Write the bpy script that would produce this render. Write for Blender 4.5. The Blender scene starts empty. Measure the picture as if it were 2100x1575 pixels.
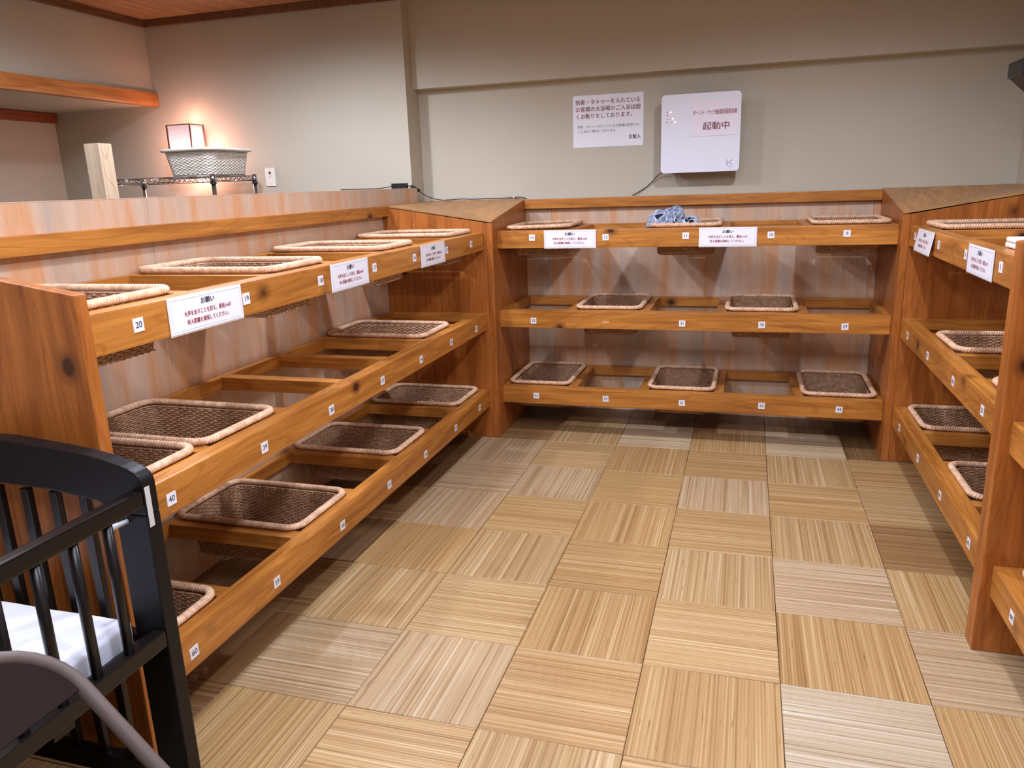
import bpy, bmesh, math, random
from mathutils import Vector, Matrix, noise
random.seed(7)
C = bpy.context.scene.collection
S = bpy.context.scene
R = math.radians

def lin(r, g, b):
    f = lambda c: (c/255/12.92) if c/255 <= 0.04045 else ((c/255+0.055)/1.055)**2.4
    return (f(r), f(g), f(b), 1.0)

# ------------------------------------------------------------------ camera
cam_d = bpy.data.cameras.new('camera'); cam = bpy.data.objects.new('camera', cam_d); C.objects.link(cam)
cam_d.sensor_fit = 'HORIZONTAL'; cam_d.sensor_width = 36.0; cam_d.lens = 1573.82/2100*36.0
cam_d.clip_start = 0.02; cam_d.clip_end = 60
YAW, PITCH, ROLL = 0.2985, -0.2539, -0.0350
fwd = Vector((math.sin(-YAW)*math.cos(PITCH), math.cos(YAW)*math.cos(PITCH), math.sin(PITCH)))
rt = Vector((math.cos(YAW), math.sin(YAW), 0)); up = rt.cross(fwd)
r2 = rt*math.cos(ROLL)+up*math.sin(ROLL); u2 = -rt*math.sin(ROLL)+up*math.cos(ROLL)
M = Matrix.Identity(4)
for i in range(3):
    M[i][0] = r2[i]; M[i][1] = u2[i]; M[i][2] = -fwd[i]
M[2][3] = 1.45
cam.matrix_world = M
S.camera = cam
# ------------------------------------------------------------------ world, lights, exposure
S.view_settings.view_transform = 'Standard'; S.view_settings.look = 'None'
S.view_settings.gamma = 1.0; S.view_settings.exposure = 0.07
S.view_settings.use_curve_mapping = False
W = bpy.data.worlds.new('world'); S.world = W; W.use_nodes = True
W.node_tree.nodes['Background'].inputs[0].default_value = (0.9, 0.92, 1.0, 1)
W.node_tree.nodes['Background'].inputs[1].default_value = 0.05
ZC = 2.59
LAMPS = [  # x, y, watts, spot angle: ceiling downlights, all above the frame
    (-1.72, 3.0, 86, 164), (0.25, 3.0, 86, 164), (-0.85, 1.25, 64, 164), (0.25, 0.6, 44, 164), (-0.95, -0.5, 44, 164), (-2.5, 3.35, 78, 168)]
def spot(x, y, w, ang, r=0.055, col=(0.93, 0.985, 1.17)):
    l = bpy.data.lights.new('downlight_beam', 'SPOT'); l.energy = w; l.spot_size = R(ang); l.spot_blend = 0.55
    l.shadow_soft_size = r; l.color = col
    o = bpy.data.objects.new('downlight_beam', l); C.objects.link(o); o.location = (x, y, ZC-0.035)
    return o
for a in LAMPS: spot(*a)
def area(x, y, z, sx, sy, w, col=(.93, .985, 1.17)):
    l = bpy.data.lights.new('ceiling_fill', 'AREA'); l.shape = 'RECTANGLE'; l.size = sx; l.size_y = sy
    l.energy = w; l.color = col
    o = bpy.data.objects.new('ceiling_fill', l); C.objects.link(o); o.location = (x, y, z)
    return o
area(-0.3, 0.9, ZC-0.03, 1.6, 2.6, 52)  # added broad fill just below the ceiling, stands for no real fixture
area(-3.0, 2.0, ZC-0.03, 1.0, 1.0, 22)  # added fill for the space behind the partition

# ------------------------------------------------------------------ materials
class NT:
    def __init__(s, name, rough=0.5, spec=0.5):
        s.m = bpy.data.materials.new(name); s.m.use_nodes = True; s.t = s.m.node_tree
        s.b = s.t.nodes['Principled BSDF']; s.b.inputs['Roughness'].default_value = rough
        s.b.inputs['Specular IOR Level'].default_value = spec
    def n(s, typ, **k):
        x = s.t.nodes.new(typ)
        for a, v in k.items():
            if a.startswith('i_'): x.inputs[a[2:].replace('_', ' ')].default_value = v
            else: setattr(x, a, v)
        return x
    def l(s, a, b): s.t.links.new(a, b)
    def coords(s, rand=True, scale=(1, 1, 1)):
        tc = s.n('ShaderNodeTexCoord'); out = tc.outputs['Object']
        if rand:
            oi = s.n('ShaderNodeObjectInfo'); mu = s.n('ShaderNodeMath', operation='MULTIPLY'); mu.inputs[1].default_value = 53.0
            s.l(oi.outputs['Random'], mu.inputs[0])
            va = s.n('ShaderNodeVectorMath', operation='ADD'); s.l(out, va.inputs[0]); s.l(mu.outputs[0], va.inputs[1]); out = va.outputs[0]
        s.raw = out
        mp = s.n('ShaderNodeMapping'); mp.inputs['Scale'].default_value = scale; s.l(out, mp.inputs[0])
        return mp.outputs[0]
    def ramp(s, fac, stops):
        r = s.n('ShaderNodeValToRGB'); e = r.color_ramp.elements
        e[0].position, e[0].color = stops[0]; e[1].position, e[1].color = stops[-1]
        for p, c in stops[1:-1]:
            q = e.new(p); q.color = c
        s.l(fac, r.inputs[0]); return r.outputs[0]
    def mix(s, f, a, b, typ='MIX'):
        m = s.n('ShaderNodeMix', data_type='RGBA', blend_type=typ)
        for v, i in ((f, 0), (a, 6), (b, 7)):
            if hasattr(v, 'is_linked'): s.l(v, m.inputs[i])
            else: m.inputs[i].default_value = v
        return m.outputs[2]
    def bump(s, h, strength=0.2, dist=0.002):
        b = s.n('ShaderNodeBump'); b.inputs['Strength'].default_value = strength; b.inputs['Distance'].default_value = dist
        s.l(h, b.inputs['Height']); s.l(b.outputs[0], s.b.inputs['Normal'])
    def base(s, c): 
        if hasattr(c, 'is_linked'): s.l(c, s.b.inputs['Base Color'])
        else: s.b.inputs['Base Color'].default_value = c

def plain(name, col, rough=0.5, spec=0.5, metal=0.0):
    k = NT(name, rough, spec); k.base(col); k.b.inputs['Metallic'].default_value = metal
    return k.m

def wood(name, axis, dark, light, rough=0.33, knots=1.0, spec=0.45):
    k = NT(name, rough, spec)
    sc = [14, 14, 14]; sc[axis] = 1.1
    v = k.coords(True, sc)
    n1 = k.n('ShaderNodeTexNoise', i_Scale=1.6, i_Detail=5.0, i_Roughness=0.6, i_Distortion=0.8); k.l(v, n1.inputs['Vector'])
    c = k.ramp(n1.outputs['Fac'], [(0.28, dark), (0.72, light)])
    sc2 = [60, 60, 60]; sc2[axis] = 2.0
    m2 = k.n('ShaderNodeMapping'); m2.inputs['Scale'].default_value = sc2; k.l(k.raw, m2.inputs[0])
    n2 = k.n('ShaderNodeTexNoise', i_Scale=1.5, i_Detail=3.0); k.l(m2.outputs[0], n2.inputs['Vector'])
    g = k.ramp(n2.outputs['Fac'], [(0.3, (0.78, 0.74, 0.7, 1)), (0.65, (1.06, 1.05, 1.04, 1))])
    c = k.mix(0.75, c, g, 'MULTIPLY')
    # broad uneven stain
    n3 = k.n('ShaderNodeTexNoise', i_Scale=2.2, i_Detail=2.0); k.l(k.raw, n3.inputs['Vector'])
    c = k.mix(0.6, c, k.ramp(n3.outputs['Fac'], [(0.3, (0.8, 0.77, 0.74, 1)), (0.7, (1.1, 1.1, 1.1, 1))]), 'MULTIPLY')
    m4 = k.n('ShaderNodeMapping'); s4 = [7, 7, 7]; s4[axis] = 0.9; m4.inputs['Scale'].default_value = s4; k.l(k.raw, m4.inputs[0])
    n4 = k.n('ShaderNodeTexNoise', i_Scale=1.0, i_Detail=1.5, i_Distortion=0.4); k.l(m4.outputs[0], n4.inputs['Vector'])
    mm = k.n('ShaderNodeMath', operation='MULTIPLY'); mm.inputs[1].default_value = 80.0; k.l(n4.outputs['Fac'], mm.inputs[0])
    sn = k.n('ShaderNodeMath', operation='SINE'); k.l(mm.outputs[0], sn.inputs[0])
    c = k.mix(0.8, c, k.ramp(sn.outputs[0], [(0.0, (0.96, 0.95, 0.94, 1)), (0.6, (1.0, 1.0, 1.0, 1)), (1.0, (0.80, 0.72, 0.62, 1))]), 'MULTIPLY')
    if knots:
        m3 = k.n('ShaderNodeMapping'); s3 = [1, 1, 1]; s3[axis] = 0.75; m3.inputs['Scale'].default_value = s3; k.l(k.raw, m3.inputs[0])
        vo = k.n('ShaderNodeTexVoronoi', i_Scale=3.9*knots); k.l(m3.outputs[0], vo.inputs['Vector'])
        d = k.ramp(vo.outputs['Distance'], [(0.05, (1, 1, 1, 1)), (0.075, (0.55, 0.55, 0.55, 1)), (0.15, (0, 0, 0, 1))])
        c = k.mix(d, c, lin(62, 30, 14))
    k.base(c)
    k.bump(n2.outputs['Fac'], 0.12, 0.0012)
    rr = k.n('ShaderNodeMapRange'); rr.inputs[3].default_value = rough-0.07; rr.inputs[4].default_value = rough+0.13
    k.l(n3.outputs['Fac'], rr.inputs[0]); k.l(rr.outputs[0], k.b.inputs['Roughness'])
    return k.m
OD, OL = lin(152, 92, 34), lin(210, 142, 64)
WX = wood('pine_stain_x', 0, OD, OL); WY = wood('pine_stain_y', 1, OD, OL)
WZ = wood('pine_stain_z', 2, lin(146, 82, 32), lin(190, 116, 52))
TOPX = wood('veneer_top_x', 0, lin(160, 118, 74), lin(196, 150, 98), 0.4, 0.5)
TOPY = wood('veneer_top_y', 1, lin(166, 120, 72), lin(204, 152, 96), 0.4, 0.5)
LINT = wood('lintel_wood', 1, lin(166, 98, 44), lin(214, 142, 76), 0.3, 0.6)
LINT2 = wood('red_lintel_wood', 1, lin(120, 60, 34), lin(160, 84, 48), 0.35, 0.6)
CEILM = wood('ceiling_board', 1, lin(170, 122, 84), lin(206, 156, 110), 0.6, 0.5)
MOLD = wood('cornice_wood', 1, lin(104, 72, 48), lin(140, 100, 70), 0.5, 0)
PALEW = wood('pale_post_wood', 2, lin(206, 184, 154), lin(232, 212, 182), 0.5, 0)

def wallpaper():
    k = NT('wallpaper', 0.75, 0.2)
    v = k.coords(False)
    n = k.n('ShaderNodeTexNoise', i_Scale=420.0, i_Detail=2.0); k.l(v, n.inputs['Vector'])
    n2 = k.n('ShaderNodeTexNoise', i_Scale=1.3, i_Detail=2.0); k.l(v, n2.inputs['Vector'])
    c = k.ramp(n2.outputs['Fac'], [(0.3, lin(186, 179, 161)), (0.7, lin(192, 185, 167))])
    k.base(c); k.bump(n.outputs['Fac'], 0.25, 0.0015)
    return k.m
WALL = wallpaper()

def laminate(name, axis):
    k = NT(name, 0.42, 0.4)
    sc = [1, 1, 1]; sc[2] = 0.10
    v = k.coords(True, sc)
    n1 = k.n('ShaderNodeTexNoise', i_Scale=7.0, i_Detail=2.5, i_Roughness=0.55); k.l(v, n1.inputs['Vector'])
    n2 = k.n('ShaderNodeTexNoise', i_Scale=17.0, i_Detail=2.0); k.l(v, n2.inputs['Vector'])
    n3 = k.n('ShaderNodeTexNoise', i_Scale=160.0, i_Detail=2.0); k.l(v, n3.inputs['Vector'])
    c = k.ramp(n1.outputs['Fac'], [(0.30, lin(178, 160, 144)), (0.44, lin(198, 166, 138)), (0.56, lin(202, 152, 112)), (0.7, lin(208, 156, 110))])
    w = k.ramp(n2.outputs['Fac'], [(0.42, (0, 0, 0, 1)), (0.62, (1, 1, 1, 1))])
    mw = k.n('ShaderNodeMath', operation='MULTIPLY'); mw.inputs[1].default_value = 0.55; k.l(w, mw.inputs[0])
    c = k.mix(mw.outputs[0], c, lin(204, 184, 166))
    c = k.mix(0.5, c, k.ramp(n3.outputs['Fac'], [(0.3, (0.86, 0.84, 0.82, 1)), (0.7, (1.04, 1.04, 1.04, 1))]), 'MULTIPLY')
    k.base(c)
    return k.m
LAM = laminate('grained_laminate', 0)

def tile_mat():
    k = NT('split_rattan_tile', 0.42, 0.5)
    tc = k.n('ShaderNodeTexCoord'); oi = k.n('ShaderNodeObjectInfo')
    mu = k.n('ShaderNodeMath', operation='MULTIPLY'); mu.inputs[1].default_value = 91.0; k.l(oi.outputs['Random'], mu.inputs[0])
    va = k.n('ShaderNodeVectorMath', operation='ADD'); k.l(tc.outputs['Object'], va.inputs[0]); k.l(mu.outputs[0], va.inputs[1])
    def nz(scale, sx, sy, det=2.0):
        mp = k.n('ShaderNodeMapping'); mp.inputs['Scale'].default_value = (sx, sy, 1); k.l(va.outputs[0], mp.inputs[0])
        n = k.n('ShaderNodeTexNoise', i_Scale=scale, i_Detail=det); k.l(mp.outputs[0], n.inputs['Vector']); return n.outputs['Fac']
    a = nz(34, 0.022, 3.4, 2.0)      # individual strips
    b = nz(9, 0.10, 1.2)            # broad bands
    d = nz(60, 0.16, 3.2, 1.0)      # dark broken dashes
    c = k.ramp(a, [(0.28, lin(146, 114, 74)), (0.44, lin(174, 144, 102)), (0.58, lin(184, 157, 116)), (0.74, lin(206, 186, 152))])
    c = k.mix(0.3, c, k.ramp(b, [(0.3, (0.84, 0.8, 0.74, 1)), (0.7, (1.06, 1.06, 1.06, 1))]), 'MULTIPLY')
    c = k.mix(k.ramp(d, [(0.70, (0, 0, 0, 1)), (0.80, (0.75, 0.75, 0.75, 1))]), c, lin(104, 70, 38))
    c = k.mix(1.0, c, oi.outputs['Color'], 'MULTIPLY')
    wv = k.n('ShaderNodeTexWave', wave_type='BANDS', bands_direction='Y', i_Scale=34.0, i_Distortion=0.6)
    k.l(tc.outputs['Object'], wv.inputs['Vector'])
    c = k.mix(0.5, c, k.ramp(wv.outputs['Fac'], [(0.0, (0.72, 0.66, 0.58, 1)), (0.25, (1, 1, 1, 1))]), 'MULTIPLY'); k.base(c)
    ad = k.n('ShaderNodeMath', operation='ADD'); k.l(wv.outputs['Fac'], ad.inputs[0]); k.l(a, ad.inputs[1])
    k.bump(ad.outputs[0], 0.35, 0.0016)
    w2 = k.n('ShaderNodeTexNoise', i_Scale=6.0); k.l(va.outputs[0], w2.inputs['Vector'])
    rr = k.n('ShaderNodeMapRange'); rr.inputs[3].default_value = 0.3; rr.inputs[4].default_value = 0.55
    k.l(w2.outputs['Fac'], rr.inputs[0]); k.l(rr.outputs[0], k.b.inputs['Roughness'])
    return k.m
TILE = tile_mat()

def wicker(name, c0, c1):
    k = NT(name, 0.5, 0.35)
    v = k.coords(True)
    n = k.n('ShaderNodeTexNoise', i_Scale=55.0, i_Detail=2.0); k.l(v, n.inputs['Vector'])
    k.base(k.ramp(n.outputs['Fac'], [(0.3, c0), (0.7, c1)]))
    return k.m
RIM = wicker('rattan_rim', lin(192, 150, 116), lin(228, 192, 158))
WEAVE = wicker('rattan_weave', lin(150, 112, 84), lin(186, 146, 112))
WHITEW = wicker('white_wicker', lin(204, 196, 182), lin(226, 218, 204))
PAPER = plain('paper_white', lin(232, 232, 238), 0.35)
FILM = plain('laminate_film', lin(222, 214, 208), 0.15)
FRAMEG = plain('thin_grey_border', lin(176, 184, 200), 0.4)
INK = plain('ink_dark', lin(34, 34, 48), 0.5)
INKB = plain('ink_navy', lin(48, 52, 72), 0.5)
INKR = plain('ink_red', lin(150, 30, 44), 0.5)
INKR2 = plain('ink_dark_red', lin(120, 34, 44), 0.5)
INKG = plain('ink_grey', lin(120, 116, 120), 0.5)
WPLAST = plain('white_plastic', lin(226, 228, 236), 0.3)
GPLAST = plain('grey_plastic', lin(120, 120, 126), 0.4)
BPLAST = plain('black_plastic', lin(22, 22, 26), 0.35)
CHROME = plain('chrome', lin(190, 190, 196), 0.18, 0.5, 1.0)
def led(name, col, st):
    k = NT(name, 0.4); k.base(col); k.b.inputs['Emission Color'].default_value = col; k.b.inputs['Emission Strength'].default_value = st; return k.m
LEDR = led('red_lamp_glow', lin(255, 120, 140), 0.9); LEDW = led('white_lamp_glow', lin(250, 250, 255), 0.9)
BLK = plain('black_lacquer', lin(17, 14, 14), 0.3, 0.35)
NAVY = plain('navy_black_lacquer', lin(17, 15, 17), 0.42, 0.22)
TUBE = plain('taupe_painted_steel', lin(88, 75, 70), 0.45, 0.3)
VINYL = plain('dark_brown_vinyl', lin(32, 20, 18), 0.75, 0.1)
SHEETM = None
def sheet():
    k = NT('white_sheet', 0.7, 0.2); k.base(lin(232, 236, 250))
    v = k.coords(False); n = k.n('ShaderNodeTexNoise', i_Scale=7.0, i_Detail=3.0); k.l(v, n.inputs['Vector']); k.bump(n.outputs['Fac'], 0.35, 0.02)
    return k.m
SHEETM = sheet()
TOWEL = plain('white_towel', lin(236, 230, 222), 0.8, 0.2)
PAINTW = plain('chipped_paint', lin(196, 196, 192), 0.6)
def yukata():
    k = NT('yukata_cotton', 0.8, 0.15)
    v = k.coords(False)
    vo = k.n('ShaderNodeTexVoronoi', feature='DISTANCE_TO_EDGE', i_Scale=15.0)
    nv = k.n('ShaderNodeTexNoise', i_Scale=11.0, i_Detail=1.0); k.l(v, nv.inputs['Vector'])
    av = k.n('ShaderNodeVectorMath', operation='MULTIPLY_ADD'); k.l(nv.outputs['Color'], av.inputs[0]); av.inputs[1].default_value = (.09, .09, .09); k.l(v, av.inputs[2]); k.l(av.outputs[0], vo.inputs['Vector'])
    n = k.n('ShaderNodeTexNoise', i_Scale=16.0, i_Detail=1.0); k.l(v, n.inputs['Vector'])
    c = k.ramp(n.outputs['Fac'], [(0.36, lin(108, 117, 138)), (0.52, lin(146, 154, 172)), (0.60, lin(164, 171, 188))])
    dk = k.ramp(n.outputs['Fac'], [(0.60, (0, 0, 0, 1)), (0.63, (1, 1, 1, 1))])
    c = k.mix(dk, c, lin(30, 34, 52))
    c = k.mix(k.ramp(vo.outputs['Distance'], [(0.012, (1, 1, 1, 1)), (0.028, (0, 0, 0, 1))]), c, lin(214, 220, 232))
    k.base(c); return k.m
YUK = yukata()
def shade():
    k = NT('lit_paper_shade', 0.6); k.base(lin(226, 196, 194))
    k.b.inputs['Emission Color'].default_value = lin(255, 206, 204)
    tc = k.n('ShaderNodeTexCoord'); sp = k.n('ShaderNodeSeparateXYZ'); k.l(tc.outputs['Object'], sp.inputs[0])
    mr = k.n('ShaderNodeMapRange'); mr.inputs[1].default_value = 0.03; mr.inputs[2].default_value = 0.24
    mr.inputs[1].default_value = 0.10; mr.inputs[3].default_value = 1.5; mr.inputs[4].default_value = 0.42; k.l(sp.outputs[2], mr.inputs[0])
    k.l(mr.outputs[0], k.b.inputs['Emission Strength'])
    return k.m
SHADE = shade()

# ------------------------------------------------------------------ helpers
def box(bm, x0, x1, y0, y1, z0, z1):
    vs = [bm.verts.new((x, y, z)) for x in (x0, x1) for y in (y0, y1) for z in (z0, z1)]
    for f in ((0, 1, 3, 2), (4, 6, 7, 5), (0, 4, 5, 1), (2, 3, 7, 6), (0, 2, 6, 4), (1, 5, 7, 3)):
        bm.faces.new([vs[i] for i in f])
    return vs
def bev(bm, w, seg=2):
    bmesh.ops.recalc_face_normals(bm, faces=bm.faces)
    if w: bmesh.ops.bevel(bm, geom=list(bm.edges), offset=w, segments=seg, affect='EDGES', profile=0.7)
def obj(name, bm, mat, parent=None, smooth=False, loc=None):
    me = bpy.data.meshes.new(name); bmesh.ops.recalc_face_normals(bm, faces=bm.faces); bm.to_mesh(me); bm.free()
    if mat: me.materials.append(mat)
    if smooth:
        for p in me.polygons: p.use_smooth = True
    o = bpy.data.objects.new(name, me); C.objects.link(o)
    if parent: o.parent = parent
    if loc: o.location = loc
    return o
def bx(name, d, mat, parent=None, bevel=0.003, loc=None):
    bm = bmesh.new(); box(bm, *d); bev(bm, bevel); return obj(name, bm, mat, parent, loc=loc)
def prism(name, pts, axis, a0, a1, mat, parent=None, bevel=0.003):
    """pts: 2D polygon in the other two axes (ascending order), extruded along axis"""
    bm = bmesh.new()
    def P(p, a):
        l = list(p); l.insert(axis, a); return l
    A = [bm.verts.new(P(p, a0)) for p in pts]; B = [bm.verts.new(P(p, a1)) for p in pts]
    bm.faces.new(A); bm.faces.new(list(reversed(B)))
    for i in range(len(pts)): bm.faces.new((A[i], A[(i+1) % len(pts)], B[(i+1) % len(pts)], B[i]))
    bev(bm, bevel); return obj(name, bm, mat, parent)
def tube(bm, pts, r, n=8, closed=False):
    pts = [Vector(p) for p in pts]; m = len(pts); rings = []
    up = Vector((0, 0, 1)); N = None
    for i, p in enumerate(pts):
        a = pts[(i-1) % m] if (closed or i) else p; b = pts[(i+1) % m] if (closed or i < m-1) else p
        t = (b-a).normalized()
        if N is None:
            N = t.cross(up) if abs(t.z) < 0.95 else t.cross(Vector((1, 0, 0)))
        N = (N - t*N.dot(t)).normalized(); Bn = t.cross(N)
        rr = r[i] if isinstance(r, (list, tuple)) else r
        rings.append([bm.verts.new(p+(N*math.cos(2*math.pi*k/n)+Bn*math.sin(2*math.pi*k/n))*rr) for k in range(n)])
    for i in range(m if closed else m-1):
        A, B = rings[i], rings[(i+1) % m]
        for k in range(n): bm.faces.new((A[k], A[(k+1) % n], B[(k+1) % n], B[k]))
    if not closed:
        bm.faces.new(rings[0]); bm.faces.new(list(reversed(rings[-1])))
def tb(name, pts, r, mat, parent=None, n=10, closed=False):
    bm = bmesh.new(); tube(bm, pts, r, n, closed); return obj(name, bm, mat, parent, smooth=True)
def smoothpath(pts, n=8):
    """Catmull-Rom"""
    P = [Vector(p) for p in pts]; P = [P[0]*2-P[1]]+P+[P[-1]*2-P[-2]]; out = []
    for i in range(1, len(P)-2):
        for k in range(n):
            t = k/n; a, b, c, d = P[i-1], P[i], P[i+1], P[i+2]
            out.append(0.5*((2*b)+(c-a)*t+(2*a-5*b+4*c-d)*t*t+(3*b-a-3*c+d)*t**3))
    out.append(P[-2]); return out
def thing(name, label, cat, loc=(0, 0, 0), rz=0.0, group=None):
    o = bpy.data.objects.new(name, None); C.objects.link(o); o.empty_display_size = 0.1
    o.location = loc; o.rotation_euler = (0, 0, rz); o['label'] = label; o['category'] = cat
    if group: o['group'] = group
    return o
def tag(o, label, cat, group=None):
    o['label'] = label; o['category'] = cat
    if group: o['group'] = group
    return o
def struct(o): o['kind'] = 'structure'; return o

_tc = {}
def text_mesh(s, size, bold=0.0, sx=1.0, align='CENTER'):
    key = (s, size, bold, sx, align)
    if key not in _tc:
        c = bpy.data.curves.new('print', 'FONT'); c.body = s; c.size = size; c.align_x = align; c.align_y = 'CENTER'
        c.offset = 0.0; c.resolution_u = 3; c.extrude = 0.0
        o = bpy.data.objects.new('print', c); C.objects.link(o)
        dg = bpy.context.evaluated_depsgraph_get(); dg.update()
        me = bpy.data.meshes.new_from_object(o.evaluated_get(dg))
        for v in me.vertices: v.co.x *= sx
        if bold:      # heavier strokes: the same flat letters laid twice, a hair apart
            b2 = bmesh.new(); b2.from_mesh(me); g = bmesh.ops.duplicate(b2, geom=b2.verts[:]+b2.edges[:]+b2.faces[:])
            for v in g['geom']:
                if isinstance(v, bmesh.types.BMVert): v.co += Vector((bold*2.2, bold*0.9, 0.00002))
            b2.to_mesh(me); b2.free()
        bpy.data.objects.remove(o); bpy.data.curves.remove(c); _tc[key] = me
    return _tc[key]
def text(name, s, size, mat, parent, loc, bold=0.0, sx=1.0, align='CENTER'):
    """flat print lying in the parent's local x-z plane, read from -y"""
    me = text_mesh(s, size, bold, sx, align).copy(); me.materials.clear(); me.materials.append(mat)
    o = bpy.data.objects.new(name, me); C.objects.link(o); o.parent = parent
    o.rotation_euler = (R(90), 0, 0); o.location = loc
    return o
def rrect(hx, hy, r, n):
    """n evenly spaced points of a rounded rectangle, with outward normals"""
    r = min(r, hx, hy); a, b = 2*(hx-r), 2*(hy-r); q = math.pi*r/2; Lt = 2*a+2*b+4*q; out = []
    for i in range(n):
        s = Lt*i/n; segs = [(a, 0), (q, 1), (b, 2), (q, 3), (a, 4), (q, 5), (b, 6), (q, 7)]
        for ln, k in segs:
            if s <= ln+1e-9: break
            s -= ln
        if k == 0: p, nn = (-hx+r+s, -hy), (0, -1)
        elif k == 2: p, nn = (hx, -hy+r+s), (1, 0)
        elif k == 4: p, nn = (hx-r-s, hy), (0, 1)
        elif k == 6: p, nn = (-hx, hy-r-s), (-1, 0)
        else:
            c = {1: (hx-r, -hy+r, -90), 3: (hx-r, hy-r, 0), 5: (-hx+r, hy-r, 90), 7: (-hx+r, -hy+r, 180)}[k]
            t = R(c[2]+90*s/q); nn = (math.cos(t), math.sin(t)); p = (c[0]+r*nn[0], c[1]+r*nn[1])
        out.append((p[0], p[1], nn[0], nn[1], Lt*i/n))
    return out, Lt

# ================================================================== ROOM SHELL
XL, XRW = -2.01, 1.365     # left partition face, right wall
YW = 4.83; YP = 4.64; XPIL = -2.045
wb = struct(bx('wall_back', (XPIL, 2.0, YW, YW+0.15, -0.05, 2.75), WALL, bevel=0))
struct(bx('wall_pillar', (-5.2, XPIL, YP, YW+0.15, -0.05, 2.75), WALL, bevel=0.002))
struct(bx('trim_1', (XPIL, XRW+0.1, 4.742, YW, 2.05, 2.75), WALL, bevel=0.002)).name = 'trim_beam'
wr = struct(bx('wall_right', (XRW+0.004, XRW+0.16, -2.2, YW+0.1, -0.05, 2.75), WALL, bevel=0))
struct(bx('wall_front', (-5.2, 2.0, -2.3, -2.15, -0.05, 2.75), WALL, bevel=0))
struct(bx('wall_recess', (-4.98, -4.80, -2.3, YP, -0.05, 2.75), WALL, bevel=0))
struct(bx('wall_left_upper', (-4.80, -3.915, -2.2, YP, 2.055, 2.75), WALL, bevel=0.002))
ceil = struct(bx('ceiling', (-5.2, 2.0, -2.3, YW+0.15, ZC+0.012, ZC+0.14), MOLD, bevel=0))
k = 0; x = -3.90
while x < 1.9:   # ceiling boards
    bx('board', (x+0.002, min(x+0.148, 2.0), -2.2, YW, ZC, ZC+0.014), CEILM, ceil, 0.002); x += 0.15
struct(bx('trim_2', (-3.913, XPIL, YP-0.028, YP-0.001, ZC-0.045, ZC-0.001), MOLD, bevel=0.003)).name = 'trim_cornice_back'
struct(bx('trim_3', (-3.914, -3.885, -2.1, YP-0.03, ZC-0.045, ZC-0.001), MOLD, bevel=0.003)).name = 'trim_cornice_left'
struct(bx('trim_4', (-3.935, -3.872, -2.1, YP-0.002, 2.046, 2.135), LINT, bevel=0.012)).name = 'trim_lintel'
struct(bx('trim_5', (-4.798, -4.765, -2.1, YP-0.004, 1.985, 2.052), LINT2, bevel=0.008)).name = 'trim_recess'

# floor and its split-rattan tiles
fl = struct(bx('floor', (-5.2, 2.0, -2.3, YW+0.1, -0.12, -0.0125), plain('subfloor', lin(60, 44, 30), 0.8), bevel=0))
SZ = 0.4033; GX, GY = -1.0608, 2.0992
def tile_mesh(sx, sy):
    bm = bmesh.new(); box(bm, -sx/2+.0009, sx/2-.0009, -sy/2+.0009, sy/2-.0009, -0.012, 0)
    bmesh.ops.recalc_face_normals(bm, faces=bm.faces)
    bmesh.ops.bevel(bm, geom=[e for e in bm.edges if all(v.co.z > -.001 for v in e.verts)], offset=0.0016, segments=1, affect='EDGES')
    me = bpy.data.meshes.new('floor_tile'); bm.to_mesh(me); bm.free(); me.materials.append(TILE); return me
TM = tile_mesh(SZ, SZ)
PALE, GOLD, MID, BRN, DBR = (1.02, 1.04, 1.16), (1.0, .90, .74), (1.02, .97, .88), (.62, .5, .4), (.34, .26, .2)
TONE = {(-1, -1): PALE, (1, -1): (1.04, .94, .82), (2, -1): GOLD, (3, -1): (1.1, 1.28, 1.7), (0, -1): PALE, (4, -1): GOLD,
        (3, 0): (.97, .86, .68), (2, 0): (1.1, 1.05, .96), (3, 1): (1.12, 1.16, 1.36), (4, 2): BRN, (2, 3): (1.06, 1.08, 1.22), (3, 3): GOLD,  # the pinkish-white tile here has floor glare worked into its tone
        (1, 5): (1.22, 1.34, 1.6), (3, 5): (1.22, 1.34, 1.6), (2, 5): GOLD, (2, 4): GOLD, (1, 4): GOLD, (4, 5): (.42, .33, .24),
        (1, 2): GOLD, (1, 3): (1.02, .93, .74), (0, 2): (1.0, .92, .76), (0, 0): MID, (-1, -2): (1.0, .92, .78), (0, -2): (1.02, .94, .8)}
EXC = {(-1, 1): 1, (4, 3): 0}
X0, X1, Y1 = XL+0.004, XRW, YW-0.012
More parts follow.
